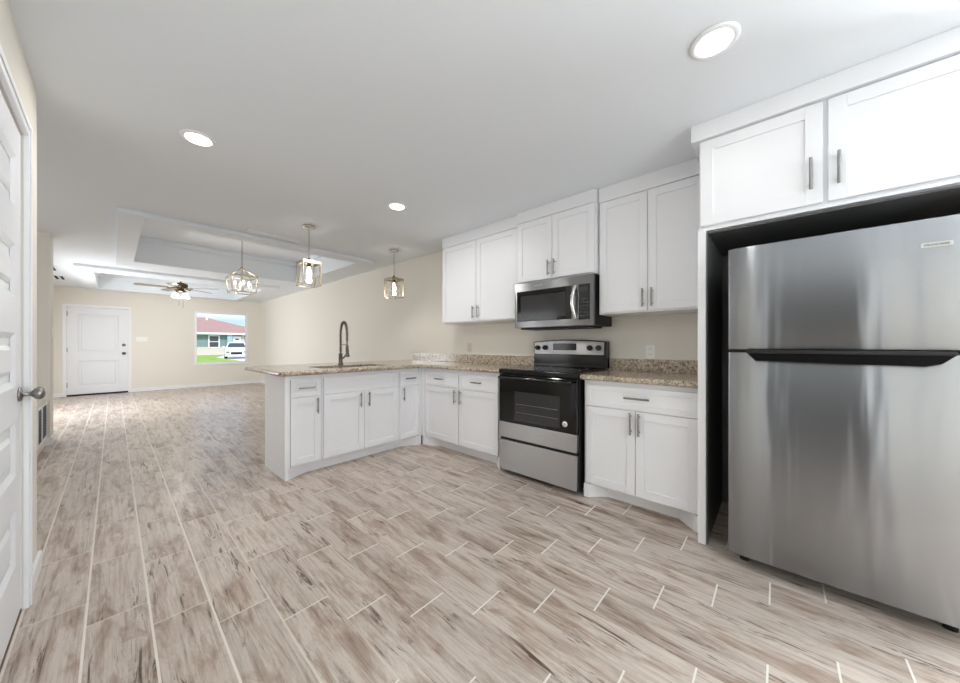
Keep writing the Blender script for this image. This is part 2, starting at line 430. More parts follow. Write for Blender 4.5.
mb.box(-.2595, -.243, -.67, .09, 2.03, 2.10); struct(mb.build('trim_closet', 'trim', None, .003))
wall_x('wall_hall_left', -2.0, -1.98, 2.79, 6.12)
wall_y('wall_hall_far', 6.12, 6.42, -2.0, -0.48)
wall_x('wall_living_left', -1.30, -1.18, 6.42, FY, ((7.6, 9.7, 0.75, 2.0),))
# closet behind the doorway on the left, its dimness painted as dark walls
wall_y('wall_closet_far', 0.20, 0.30, -1.3, -0.38, m='dark_inner'); wall_y('wall_closet_near', -0.88, -0.78, -1.3, -0.38, m='dark_inner')
wall_x('wall_closet_left', -1.42, -1.30, -0.88, 0.30, m='dark_inner')

def baseb(name, segs, h=0.085):
    mb = MB()
    for b in segs: mb.box(b[0], b[1], b[2], b[3], 0.0005, h); 
    for b in segs: mb.box(b[0] if b[4] != 'x+' else b[0], b[1], b[2], b[3], h, h + 0.0001) if False else None
    return struct(mb.build(name, 'trim', None, 0.004))
baseb('baseboard_left', [(-.2595, -.245, 2.475, 2.805, ''), (-.50, -.2595, 2.7905, 2.805, ''), (-.2595, -.245, .09, 1.53, '')])
baseb('baseboard_hall', [(-.4795, -.465, 6.105, 6.435, ''), (-2.0, -.4795, 6.105, 6.1195, ''), (-1.18, -.4795, 6.4205, 6.435, '')])
baseb('baseboard_far', [(-1.18, -.741, FY - .015, FY - .0005, ''), (.291, WX, FY - .015, FY - .0005, '')])
baseb('baseboard_right', [(WX - .015, WX - .0005, 4.04, FY - .016, '')])

# -------- panel door on the left wall (closed), five stacked raised panels
def door_slab(mb, ax, face, a0, a1, z0, z1, ra, panels, t=0.035, rd=0.012):
    fbox(mb, ax, face, a0, a1, z0, z1, -t + rd, 0)
    lo, hi = ra
    fbox(mb, ax, face, a0, lo, z0, z1, 0, rd); fbox(mb, ax, face, hi, a1, z0, z1, 0, rd)
    zc = z0
    for (pa, pb) in panels:
        fbox(mb, ax, face, lo, hi, zc, pa, 0, rd); zc = pb
    fbox(mb, ax, face, lo, hi, zc, z1, 0, rd)
    for (pa, pb) in panels:   # sloped sticking and raised field
        g = 0.022
        o4 = [fpt(ax, face, lo, pa, rd), fpt(ax, face, hi, pa, rd), fpt(ax, face, hi, pb, rd), fpt(ax, face, lo, pb, rd)]
        i4 = [fpt(ax, face, lo + g, pa + g, 0.0012), fpt(ax, face, hi - g, pa + g, 0.0012), fpt(ax, face, hi - g, pb - g, 0.0012), fpt(ax, face, lo + g, pb - g, 0.0012)]
        fs = [(i, (i + 1) % 4, 4 + (i + 1) % 4, 4 + i) for i in range(4)]
        if ax != 'lx' and ax != 'ky': fs = [tuple(reversed(q)) for q in fs]
        mb.add(o4 + i4, fs)
        k = 0.05
        a_ = [fpt(ax, face, lo + k, pa + k, 0.0012), fpt(ax, face, hi - k, pa + k, 0.0012), fpt(ax, face, hi - k, pb - k, 0.0012), fpt(ax, face, lo + k, pb - k, 0.0012)]
        k2 = 0.068
        b_ = [fpt(ax, face, lo + k2, pa + k2, 0.009), fpt(ax, face, hi - k2, pa + k2, 0.009), fpt(ax, face, hi - k2, pb - k2, 0.009), fpt(ax, face, lo + k2, pb - k2, 0.009)]
        if ax != 'lx' and ax != 'ky':
            mb.add(a_ + b_, [tuple(reversed(q)) for q in [(0, 1, 5, 4), (1, 2, 6, 5), (2, 3, 7, 6), (3, 0, 4, 7), (4, 5, 6, 7)]])
        else:
            mb.add(a_ + b_, [(0, 1, 5, 4), (1, 2, 6, 5), (2, 3, 7, 6), (3, 0, 4, 7), (4, 5, 6, 7)])
d1 = thing('door_1', None, None, (-.262, 2.0, 0), kind='structure')
mb = MB()
door_slab(mb, 'lx', -.277, LD[0] + .003, LD[1] - .003, 0.012, 2.03, (LD[0] + .11, LD[1] - .113), [(.24 + .3625 * i, .467 + .358 * i) for i in range(5)], t=0.035)
mb.build('door_leaf', 'door', d1)
mb = MB()
for a, b in ((LD[0] - .068, LD[0]), (LD[1], LD[1] + .068)):
    mb.box(-.2595, -.243, a, b, 0, 2.105); mb.box(-.243, -.238, a + .012, b - .03, 0, 2.085)
mb.box(-.2595, -.243, LD[0], LD[1], 2.036, 2.105); mb.box(-.243, -.238, LD[0], LD[1], 2.06, 2.085)
mb.build('casing', 'trim', d1, 0.003)
KY, KZ = 2.352, 0.928
mb = MB().lathe([(.030, 0), (.030, .004), (.025, .008), (.010, .011), (.009, .030), (.013, .034), (.023, .041), (.027, .052), (.023, .062), (.012, .067), (.003, .068)], (-.2645, KY, KZ), 28, 'x')
mb.build('door_knob', 'nickel', d1, fix=True)
mb = MB().box(-.38, -.262, LD[0], LD[1], 0.0005, 0.009); struct(mb.build('trim_threshold', 'threshold'))

# -------- entry door on the far wall
d2 = thing('door_2', None, None, (-.22, FY, 0), kind='structure')
mb = MB()
x0, x1 = EDO[0] + .0008, EDO[1] - .0008
door_slab(mb, 'ky', FY + .04, x0, x1, 0.035, 1.965, (x0 + .15, x1 - .15), [(0.19, 0.78), (0.95, 1.82)], t=.04, rd=.018)
mb.build('door_leaf', 'door', d2)
mb = MB().box(EDO[0], EDO[1], FY + .005, FY + .11, 0.0005, 0.033); mb.build('door_sill', 'gap', d2)
mb = MB()
for a, b in ((EDO[0] - .055, EDO[0]), (EDO[1], EDO[1] + .055)): mb.box(a, b, FY - .012, FY - .0005, 0, 2.03)
mb.box(EDO[0], EDO[1], FY - .012, FY - .0005, 1.975, 2.03); mb.build('casing', 'trim', d2, 0.003)
mb = MB().lathe([(.034, 0), (.034, -.006), (.014, -.010), (.013, -.03), (.027, -.042), (.027, -.058), (.012, -.066)], (x1 - .07, FY + .022, .93), 20, 'y'); mb.build('door_knob', 'steel_dark', d2, fix=True)
mb = MB().lathe([(.032, 0), (.032, -.012), (.014, -.018), (.010, -.03)], (x1 - .07, FY + .022, 1.13), 20, 'y'); mb.build('deadbolt', 'nickel', d2, fix=True)
for z in (.25, 1.02, 1.82): box('hinge', 'nickel', (x0 - .006, x0 + .012, FY + .008, FY + .021, z - .05, z + .05), d2)

# -------- living room window and assumed glazed openings out of view
def window(name, ax, p, a0, a1, z0, z1, mid=False):
    w = thing(name, None, None, (0, 0, 0), kind='structure')
    mb = MB(); fr = .045
    def B(a, b, c, d, n0, n1, mb=mb):
        if ax == 'y': mb.box(a, b, p + n0, p + n1, c, d)
        else: mb.box(p + n0, p + n1, a, b, c, d)
    B(a0, a0 + fr, z0, z1, -.004, .06); B(a1 - fr, a1, z0, z1, -.004, .06)
    B(a0 + fr, a1 - fr, z0, z0 + fr, -.004, .06); B(a0 + fr, a1 - fr, z1 - fr, z1, -.004, .06)
    if mid: B((a0 + a1) / 2 - .03, (a0 + a1) / 2 + .03, z0 + fr, z1 - fr, -.004, .06)
    mb.build('window_frame', 'trim', w, 0.003)
    g = MB(); B(a0 + fr, a1 - fr, z0 + fr, z1 - fr, .058, .062, g); g.build('window_pane', 'pane', w)
    return w
w1 = window('window_1', 'y', FY, *WIN)
MB().box(WIN[0] - .03, WIN[1] + .03, FY - .025, FY + .03, WIN[2] - .022, WIN[2] - .0005).build('window_sill', 'trim', w1, .004)
window('window_2', 'x', -1.30, 7.6, 9.7, .75, 2.0, True)
window('added_window_4', 'x', 2.99, -1.87, -.97, .75, 1.95)  # unseen window, added for its light on the left door and wall
window('window_3', 'y', -2.30, .35, 2.35, .0, 2.1, True)  # unseen patio doors, assumed for daylight from behind the camera

# ================================================================== CABINETS
BX = 2.38       # carcass front of the wall run, door fronts at 2.36
BY = 3.05       # carcass front of the peninsula, door fronts at 3.03
KT = 0.873
def kick_x(pts, yb):  # polygon in plan for the peninsula kick (front edge pts, back at yb)
    return pts + [(pts[-1][0], yb), (pts[0][0], yb)]

LBL = 'white base cabinet '
# peninsula left unit
c = thing('base_cabinet', LBL + 'at the free left end of the peninsula, outlet on its side', 'cabinet', (1.10, 3.3, 0), 'peninsula base cabinets')
box('body', 'cabinet', (.953, 1.253, BY, 3.58, .10, KT), c)
MB().box(.95, .989, BY - .019, BY - .0005, .10, KT).build('end_stile', 'cabinet', c)
MB().prism([(.953, 3.032), (.975, 3.032), (1.14, 3.12), (1.253, 3.12), (1.253, 3.58), (.953, 3.58)], 0, .099).build('toe_kick', 'cabinet', c)
d = shaker('drawer', 'ky', BY, .994, 1.240, .688, .835, c, fw=.035); bar_handle('ky', BY, 1.117, .765, False, .13, d)
d = shaker('door', 'ky', BY, .994, 1.240, .112, .683, c); bar_handle('ky', BY, 1.208, .60, True, .14, d)
# sink base
c = thing('base_cabinet', LBL + 'with two doors and a false front below the sink', 'cabinet', (1.65, 3.3, 0), 'peninsula base cabinets')
mb = MB().box(1.255, 2.063, BY, 3.09, .10, KT); mb.box(1.255, 1.27, 3.09, 3.58, .10, KT); mb.box(2.048, 2.063, 3.09, 3.58, .10, KT); mb.box(1.27, 2.048, 3.56, 3.58, .10, KT); mb.box(1.27, 2.048, 3.09, 3.56, .10, .12)
mb.build('body', 'cabinet', c)
MB().box(1.255, 2.063, 3.12, 3.58, 0, .099).build('toe_kick', 'cabinet', c)
shaker('false_front', 'ky', BY, 1.268, 2.050, .688, .835, c, fw=.035)
for a0, a1, h in ((1.268, 1.657, 1.615), (1.661, 2.050, 1.703)):
    d = shaker('door', 'ky', BY, a0, a1, .112, .683, c); bar_handle('ky', BY, h, .60, True, .14, d)
# peninsula right unit
c = thing('base_cabinet', LBL + 'with a single drawer and narrow door in the inner corner', 'cabinet', (2.2, 3.3, 0), 'peninsula base cabinets')
box('body', 'cabinet', (2.065, 2.955, BY, 3.58, .10, KT), c)
MB().box(2.333, 2.3595, BY - .019, BY - .0005, .10, KT).build('corner_stile', 'cabinet', c)
MB().prism([(2.065, 3.12), (2.14, 3.12), (2.29, 3.034), (2.3598, 3.034), (2.3598, 3.58), (2.065, 3.58)], 0, .099).build('toe_kick', 'cabinet', c)
d = shaker('drawer', 'ky', BY, 2.078, 2.328, .688, .835, c, fw=.035); bar_handle('ky', BY, 2.20, .765, False, .13, d)
d = shaker('door', 'ky', BY, 2.078, 2.328, .112, .683, c); bar_handle('ky', BY, 2.115, .60, True, .14, d)
# wall run, left of the range
c = thing('base_cabinet', LBL + 'with two drawers over two doors, left of the range', 'cabinet', (2.7, 2.45, 0), 'wall run base cabinets')
box('body', 'cabinet', (BX, 2.955, 1.882, 3.0295, .10, KT), c)
MB().box(BX - .019, BX - .0005, 2.985, 3.0295, .10, KT).build('corner_stile', 'cabinet', c)
MB().prism([(2.362, 1.883), (2.362, 1.90), (2.455, 2.0), (2.455, 2.80), (2.375, 2.93), (2.375, 3.028), (2.95, 3.028), (2.95, 1.883)][::-1], 0, .099).build('toe_kick', 'cabinet', c)
for a0, a1, hx in ((1.905, 2.418, 2.385), (2.430, 2.975, 2.465)):
    d = shaker('drawer', 'kx', BX, a0, a1, .688, .838, c, fw=.035); bar_handle('kx', BX, (a0 + a1) / 2, .767, False, .13, d)
    d = shaker('door', 'kx', BX, a0, a1, .112, .683, c); bar_handle('kx', BX, hx, .60, True, .14, d)
# wall run, right of the range
c = thing('base_cabinet', LBL + 'with one wide drawer, between range and refrigerator', 'cabinet', (2.7, .7, 0), 'wall run base cabinets')
box('body', 'cabinet', (BX, 2.955, .341, 1.079, .10, KT), c)
MB().prism([(2.362, .342), (2.362, .372), (2.47, .478), (2.47, .938), (2.372, 1.04), (2.362, 1.078), (2.95, 1.078), (2.95, .342)][::-1], 0, .099).build('toe_kick', 'cabinet', c)
d = shaker('drawer', 'kx', BX, .352, 1.060, .688, .842, c, fw=.035); bar_handle('kx', BX, .700, .772, False, .16, d)
for a0, a1, hx in ((.352, .711, .686), (.715, 1.060, .739)):
    d = shaker('door', 'kx', BX, a0, a1, .112, .683, c); bar_handle('kx', BX, hx, .60, True, .15, d)

# ---------------- countertops
SK = (1.30, 2.02, 3.13, 3.50)     # sink cutout
ct = thing('countertop', 'long speckled granite countertop with the sink, along peninsula and wall to the range', 'countertop', (1.9, 3.5, .914))
Z0, Z1 = .8745, .914
mb = MB()
# one L-shaped slab, cut as cells sharing edges
mb.box(.91, SK[0], 3.005, 4.03, Z0, Z1); mb.box(SK[1], 2.345, 3.005, 4.03, Z0, Z1)
mb.box(SK[0], SK[1], 3.005, SK[2], Z0, Z1); mb.box(SK[0], SK[1], SK[3], 4.03, Z0, Z1)
mb.box(2.345, WX - .001, 3.005, 4.03, Z0, Z1); mb.box(2.345, WX - .001, 1.853, 3.005, Z0, Z1)
mb.build('slab', 'granite', ct)
box('backsplash', 'granite', (WX - .022, WX - .001, 1.853, 3.98, Z1 + .0005, 1.016), ct, .002)
# rounded nosing on the visible edges
mb = MB()
mb.tube([(2.345, 1.853, .894), (2.345, 3.005, .894)], .0195, 12); mb.tube([(.912, 3.005, .894), (2.345, 3.005, .894)], .0195, 12)
mb.tube([(.912, 3.005, .894), (.912, 4.03, .894)], .0195, 12); mb.tube([(.912, 4.03, .894), (WX - .001, 4.03, .894)], .0195, 12)
mb.build('edge_nosing', 'granite', ct)
ct2 = thing('countertop', 'short speckled granite countertop between the range and the refrigerator', 'countertop', (2.65, .7, .914))
box('slab', 'granite', (2.345, WX - .001, .341, 1.092, Z0, Z1), ct2)
MB().tube([(2.345, .341, .894), (2.345, 1.092, .894)], .0195, 12).build('edge_nosing', 'granite', ct2)
box('backsplash', 'granite', (WX - .022, WX - .001, .341, 1.092, Z1 + .0005, 1.016), ct2, .002)

# sink
sk = thing('kitchen_sink', 'undermount stainless double-bowl sink in the peninsula countertop', 'sink', (1.66, 3.31, .70))
a, b_, c_, d_ = SK
mb = MB(); w = .006
xm = 1.66
for (p, q) in ((a, xm - .01), (xm + .01, b_)):
    mb.box(p, q, c_, d_, .70, .706); mb.box(p, p + w, c_, d_, .706, .8735); mb.box(q - w, q, c_, d_, .706, .8735)
    mb.box(p + w, q - w, c_, c_ + w, .706, .8735); mb.box(p + w, q - w, d_ - w, d_, .706, .8735)
mb.box(xm - .01, xm + .01, c_, d_, .84, .8735)
mb.build('basin', 'sink_steel', sk)
for x in (1.48, 1.84): MB().lathe([(.04, 0), (.04, .003), (.03, .004), (.01, .002)], (x, 3.3, .7062), 20).build('drain', 'chrome', sk, fix=True)

# faucet
fx, fy = 1.675, 3.575
fa = thing('faucet', 'tall dark nickel spring pull-down faucet behind the sink', 'faucet', (fx, fy, .914))
MB().lathe([(.028, 0), (.028, .012), (.022, .018), (.020, .12), (.017, .13)], (fx, fy, .9145), 20).build('base', 'steel_dark', fa, fix=True)
path = [(fx, fy, 1.04), (fx, fy, 1.24)]
for i in range(13):
    an = PI * i / 12
    path.append((fx, fy - .075 + .075 * math.cos(an), 1.27 + .11 * math.sin(an)))
path += [(fx, fy - .15, 1.19), (fx, fy - .15, 1.13)]
MB().tube(path, .008, 10).build('hose', 'steel_dark', fa)
pp = [Vector(p) for p in path]; lens = [0]
for i in range(1, len(pp)): lens.append(lens[-1] + (pp[i] - pp[i - 1]).length)
def along(s_):
    for i in range(1, len(pp)):
        if s_ <= lens[i]: return pp[i - 1].lerp(pp[i], (s_ - lens[i - 1]) / (lens[i] - lens[i - 1]))
    return pp[-1]
coil = []; N = 420; Ltot = lens[-1] - .05
for i in range(N + 1):
    s_ = .02 + Ltot * i / N * .97; p = along(s_); q = along(s_ + .004); tg = (q - p).normalized()
    u = Vector((1, 0, 0)); w_ = tg.cross(u).normalized(); an = i / N * 2 * PI * 42
    coil.append(p + (u * math.cos(an) + w_ * math.sin(an)) * .0135)
MB().tube(coil, .003, 5).build('spring', 'steel_dark', fa)
MB().tube([(fx, fy - .15, 1.13), (fx, fy - .15, 1.10), (fx, fy - .155, 1.04), (fx, fy - .158, 1.005)], [.012, .016, .018, .024], 16).build('spray_head', 'steel_dark', fa)
MB().tube([(fx, fy, 1.135), (fx, fy - .15, 1.135)], .005, 8).build('support_arm', 'steel_dark', fa)
MB().tube([(fx, fy, .99), (fx + .01, fy - .05, .99), (fx + .015, fy - .085, 1.03)], [.011, .009, .006], 10).build('lever', 'steel_dark', fa)

# ---------------- wall cabinets
UX = 2.65
def upper(label, a0, a1, z0, z1, doors, handles, x=UX, bod=None):
    c = thing('wall_cabinet', label, 'cabinet', (x + .15, (a0 + a1) / 2, z0), 'wall cabinets along the kitchen wall')
    box('body', 'cabinet', (x, WX - .001, a0, a1, z0, z1 + .01), c, .001)
    MB().box(x - .012, WX - .001, a0, a1, z1 + .0105, CZ - .0005).build('crown', 'cabinet', c, .001)
    for (p, q), h in zip(doors, handles):
        d = shaker('door', 'kx', x, p, q, z0 + .012, z1, c); bar_handle('kx', x, h, z0 + .105, True, .135, d)
    return c
upper('white two-door wall cabinet nearest the living room, left of the microwave', 1.872, 2.985, 1.385, 2.275, ((1.882, 2.425), (2.432, 2.972)), (2.392, 2.462))
upper('short white two-door wall cabinet directly above the microwave', 1.083, 1.868, 1.715, 2.285, ((1.096, 1.478), (1.484, 1.856)), (1.450, 1.512), x=2.615)
upper('white two-door wall cabinet between the microwave and the refrigerator cabinet', .341, 1.078, 1.38, 2.275, ((.352, .705), (.711, 1.066)), (.677, .739))

# ---------------- refrigerator surround
rs = thing('refrigerator_cabinet', 'white tall refrigerator surround with two upper doors over a dark recess', 'cabinet', (2.6, -.19, 0))
PX = 2.245
for ya, yb in ((.301, .339), (-.72, -.682)):
    box('side_panel', 'cabinet', (PX, WX - .001, ya, yb, .0005, 1.785), rs, .001)
box('body', 'cabinet', (2.275, WX - .001, -.72, .336, 1.7855, 2.305), rs)
MB().box(2.262, 2.2745, -.72, .336, 1.7855, 1.80).build('bottom_rail', 'cabinet', rs)
MB().box(2.245, WX - .001, -.73, .372, 2.3055, CZ - .0005).build('crown', 'cabinet', rs, .002)
box('recess_lining', 'dark_inner', (2.30, WX - .0012, -.681, .3005, 1.776, 1.785), rs)  # thin dark grey sheets laid over the inner faces of the recess
box('recess_lining', 'dark_inner', (2.262, WX - .0012, .296, .3008, .0005, 1.7755), rs)
box('recess_lining', 'dark_inner', (WX - .006, WX - .0012, -.681, .2955, .0005, 1.7755), rs)
for (p, q), h in (((-.161, .328), -.120), ((-.71, -.179), -.212)):
    d = shaker('door', 'kx', 2.275, p, q, 1.814, 2.295, rs, fw=.06); bar_handle('kx', 2.275, h, 1.955, True, .15, d)

# ================================================================== REFRIGERATOR
fr = thing('refrigerator', 'stainless steel top-freezer refrigerator standing in the cabinet recess', 'refrigerator', (2.5, -.19, 0))
FYA, FYB = .189, -.575; FX = 2.123
box('body', 'black_matte', (2.20, 2.90, FYB + .005, FYA - .005, .072, 1.60), fr, .004)
def curved_door(name, z0, z1):
    n = 14; pts = []
    for i in range(n + 1):
        y = FYB + (FYA - FYB) * i / n; s_ = 2 * i / n - 1
        e = max(0, (abs(s_) - .955) / .045)
        pts.append((FX + .003 * s_ * s_ + .012 * e * e, y))
    poly = [(2.195, FYB), *pts[::1], (2.195, FYA)]
    poly = poly[::-1]
    mb = MB(); mb.prism(poly, z0, z1)
    # smooth the curved front only
    for i, fc in enumerate(mb.f):
        if len(fc) == 4: mb.sm[i] = True
    o = mb.build(name, 'fridge_steel', fr)
    b = o.modifiers.new('bevel', 'BEVEL'); b.width = .004; b.segments = 2; b.limit_method = 'ANGLE'; b.angle_limit = 1.0
    return o
fz = curved_door('freezer_door', 1.112, 1.628)
fd = curved_door('fresh_food_door', .068, 1.098)
box('door_gasket', 'black_matte', (2.15, 2.194, FYB + .01, FYA - .004, 1.0985, 1.1115), fr)
ha = MB()
yA, yB = .115, -.50
ha.extrude([(2.108, .115, 1.111), (2.108, .106, 1.088), (2.108, .080, 1.058), (2.108, -.43, 1.050), (2.108, -.468, 1.062), (2.108, -.505, 1.100), (2.108, -.515, 1.111)], (.022, 0, 0))
ha.build('handle', 'handle_black', fd, .003)
MB().box(2.100, 2.112, yB, yA, 1.094, 1.110).build('handle', 'black_matte', fz, .003)
by = -.455
box('badge', 'badge', (FX - .0015, FX + .006, by - .040, by + .036, 1.514, 1.532), fz)
text('brand_lettering', 'FRIGIDAIRE', .0118, (FX - .002, by - .002, 1.5232), (0, -1, 0), (0, 0, 1), 'dark_ink', fz)
for y in (FYA - .06, FYB + .06): MB().lathe([(.02, 0), (.02, .071)], (2.24, y, .0005), 12).build('foot', 'rubber', fr)
box('base_grille', 'black_matte', (2.30, 2.33, FYB + .02, FYA - .02, .004, .0715), fr)

# ================================================================== RANGE
ra = thing('range', 'freestanding electric range with black glass door and stainless drawer', 'stove', (2.6, 1.48, 0))
RA, RB = 1.098, 1.848; RF = 2.303
box('body', 'black_matte', (2.335, 2.90, RA + .003, RB - .003, .038, .895), ra, .002)
MB().box(2.322, 2.90, RA, RB, .896, .924).build('cooktop', 'black', ra, .005)
MB().box(2.300, 2.334, RA + .002, RB - .002, .880, .922).build('front_rim', 'black', ra, .006)
od = MB().box(RF, 2.334, RA + .008, RB - .006, .462, .874).build('oven_door', 'oven_glass', ra, .004)
box('window', 'oven_window', (RF - .0012, RF + .002, 1.245, 1.675, .49, .735), od)
mb = MB()
for z in (.56, .63): mb.tube([(RF - .0016, 1.26, z), (RF - .0016, 1.66, z)], .0012, 6)
mb.build('oven_rack', 'nickel', od)
mb = MB().tube([(RF - .038, RA + .03, .852), (RF - .038, RB - .03, .852)], .011, 14)
for y in (RA + .06, RB - .06): mb.tube([(RF, y, .852), (RF - .038, y, .852)], .009, 10)
mb.build('handle', 'black', od)
box('steel_panel', 'steel', (RF - .001, 2.334, RA + .008, RB - .006, .326, .460), od, .003)
text('brand_lettering', 'FRIGIDAIRE', .018, (RF - .0022, 1.455, .398), (0, -1, 0), (0, 0, 1), 'silver_ink', od)
MB().lathe([(.021, 0), (.021, -.0015)], (RF, RA + .105, .53), 24, 'x').build('round_sticker', 'plastic_white', od, fix=True)
MB().lathe([(.012, 0), (.012, -.0006), (.008, -.0006)], (RF - .0016, RA + .105, .53), 20, 'x').build('sticker_mark', 'badge', od, fix=True)
dr = box('storage_drawer', 'steel', (RF, 2.334, RA + .008, RB - .006, .040, .302), ra, .004)
box('drawer_gap', 'black_matte', (RF + .014, 2.334, RA + .01, RB - .01, .303, .325), ra)
for y in (RA + .06, RB - .06):
    for x in (2.40, 2.85): MB().lathe([(.018, 0), (.018, .037)], (x, y, .0005), 12).build('foot', 'rubber', ra)
# backguard with arched top
GX = 2.865
def arch(y): s_ = (y - (RA + RB) / 2) / ((RB - RA) / 2); return 1.178 - .020 * s_ * s_
ys = [RA + .006 + (RB - RA - .012) * i / 16 for i in range(17)]
prof = [(GX, y, arch(y) + .006) for y in ys]
MB().extrude([(GX, RA + .006, .925), *prof, (GX, RB - .006, .925)], (.08, 0, 0)).build('backguard', 'black', ra, .004)
ys2 = [RA + .022 + (RB - RA - .044) * i / 16 for i in range(17)]
MB().extrude([(GX - .014, ys2[0], 1.045), *[(GX - .010, y, arch(y) - .004) for y in ys2], (GX - .014, ys2[-1], 1.045)], (.0135, 0, 0)).build('control_panel', 'steel', ra, .002)
DX = GX - .0155
box('display', 'black', (DX, DX + .004, 1.375, 1.615, 1.085, 1.148), ra)
for y in (1.165, 1.245, 1.70, 1.785):
    k = MB().lathe([(.024, 0), (.024, -.012), (.020, -.026), (.006, -.027)], (DX + .003, y, 1.108), 20, 'x').build('control_knob', 'black_matte', ra, fix=True)
# heating zones on the glass
for x, y, r in ((2.50, 1.29, .11), (2.50, 1.67, .085), (2.73, 1.29, .08), (2.73, 1.67, .10)):
    mb = MB(); n = 40
    vs = [(x + rr * math.cos(2 * PI * k / n), y + rr * math.sin(2 * PI * k / n), .9243) for rr in (r, r - .003) for k in range(n)]
    mb.add(vs, [(k, (k + 1) % n, n + (k + 1) % n, n + k) for k in range(n)]); mb.build('burner_ring', 'badge', ra)

# ================================================================== MICROWAVE
mw = thing('microwave', 'stainless over-the-range microwave hung below the short wall cabinet', 'microwave', (2.75, 1.47, 1.29))
MA, MBY = 1.088, 1.862; MX = 2.56; MZ0, MZ1 = 1.292, 1.706
box('body', 'black_matte', (MX + .035, WX - .001, MA + .002, MBY - .002, MZ0 + .004, MZ1 + .004), mw, .002)
md = box('front', 'microwave_steel', (MX, MX + .034, MA, MBY, MZ0, MZ1), mw, .004)
box('door_window', 'oven_glass', (MX - .002, MX + .004, 1.275, 1.83, MZ0 + .06, MZ1 - .075), mw)
box('window_screen', 'oven_window', (MX - .003, MX - .001, 1.33, 1.79, MZ0 + .085, MZ1 - .12), mw)
cp = box('control_panel', 'black', (MX - .003, MX + .004, 1.118, 1.212, MZ0 + .05, MZ1 - .075), mw)
box('display', 'oven_window', (MX - .004, MX - .002, 1.130, 1.20, MZ1 - .135, MZ1 - .10), mw)
for i in range(6):
    for j in range(3):
        MB().box(MX - .0036, MX - .0028, 1.128 + j * .027, 1.145 + j * .027, MZ0 + .075 + i * .027, MZ0 + .088 + i * .027).build('button', 'oven_window', cp)
pts = [(MX - .005 - .04 * math.sin(PI * i / 12), 1.238 + .012 * math.sin(PI * i / 12), MZ0 + .065 + (MZ1 - MZ0 - .15) * i / 12) for i in range(13)]
MB().tube(pts, .016, 12).build('handle', 'chrome', mw)
text('brand_lettering', 'FRIGIDAIRE', .018, (MX - .001, 1.60, MZ1 - .035), (0, -1, 0), (0, 0, 1), 'silver_ink', mw)
box('vent_grille', 'black_matte', (MX + .036, MX + .30, MA + .05, MBY - .05, MZ0 - .014, MZ0 + .0035), mw)

# ================================================================== OUTLETS, SWITCHES, VENTS
def plate(name, label, cat, ax, face, a, z, w_, h_, kind, m='plastic_white'):
    o = thing(name, label, cat, (0, 0, 0))
    mb = MB(); fbox(mb, ax, face, a - w_ / 2, a + w_ / 2, z - h_ / 2, z + h_ / 2, .0006, .006); mb.build('cover_plate', m, o, .0015)
    if kind == 'outlet':
        for dz in (-.022, .022):
            m2 = MB(); fbox(m2, ax, face, a - .016, a + .016, z + dz - .014, z + dz + .014, .006, .0075)
            s_ = m2.build('socket', m, o, .001)
            for q in (-.006, .006):
                m3 = MB(); fbox(m3, ax, face, a + q - .0012, a + q + .0012, z + dz - .004, z + dz + .006, .0075, .0079); m3.build('slot', 'dark_ink', s_)
    else:
        n = kind
        for i in range(n):
            aa = a + (i - (n - 1) / 2) * .046
            m2 = MB(); fbox(m2, ax, face, aa - .015, aa + .015, z - .03, z + .03, .006, .009); m2.build('rocker', 'plastic_white', o, .0015)
    return o
plate('wall_outlet', 'white outlet on the beige wall above the short backsplash beside the refrigerator', 'outlet', 'kx', WX, .775, 1.078, .07, .115, 'outlet')
plate('wall_outlet', 'small white outlet on the end side of the peninsula', 'outlet', 'kx', .953, 3.45, .685, .045, .09, 'outlet')
plate('light_switch', 'white wide light switch plate on the far wall right of the entry door', 'light switch', 'ky', FY, .46, 1.27, .20, .115, 3)
o = plate('light_switch', 'small white light switch on the narrow wall end beyond the panel door', 'light switch', 'lx', -.48, 6.28, 1.28, .07, .115, 1)
plate('wall_outlet', 'pale almond outlet on the beige kitchen wall left of the range backguard', 'outlet', 'kx', WX, 2.84, 1.10, .07, .115, 'outlet', 'almond')

v = thing('ceiling_vent', 'slim white linear air vent on the ceiling beside the near tray edge', 'vent', (1.25, 4.32, CZ))
mb = MB(); ring(mb, (.98, 1.52, 4.28, 4.38), (1.0, 1.50, 4.30, 4.36), CZ - .012, CZ - .0005); mb.build('frame', 'trim', v, .002)
mb = MB()
for i in range(5): mb.box(1.0, 1.50, 4.303 + i * .012, 4.307 + i * .012, CZ - .011, CZ - .0005)
mb.build('louvre', 'trim', v)
for lab, x, y in (('dark slotted ceiling air register near the hall corner, the nearer one', -.70, 8.85), ('dark slotted ceiling air register near the far wall, the farther one', -.68, 10.0)):
    v = thing('ceiling_register', lab, 'vent', (x, y, CZ), 'ceiling registers in the living room')
    mb = MB(); ring(mb, (x - .08, x + .08, y - .28, y + .28), (x - .06, x + .06, y - .26, y + .26), CZ - .01, CZ - .0005); mb.build('frame', 'trim', v)
    mb = MB().box(x - .05, x - .02, y - .24, y + .24, CZ - .008, CZ - .0006); mb.box(x + .02, x + .05, y - .24, y + .24, CZ - .008, CZ - .0006)
    mb.build('slot', 'gap', v)

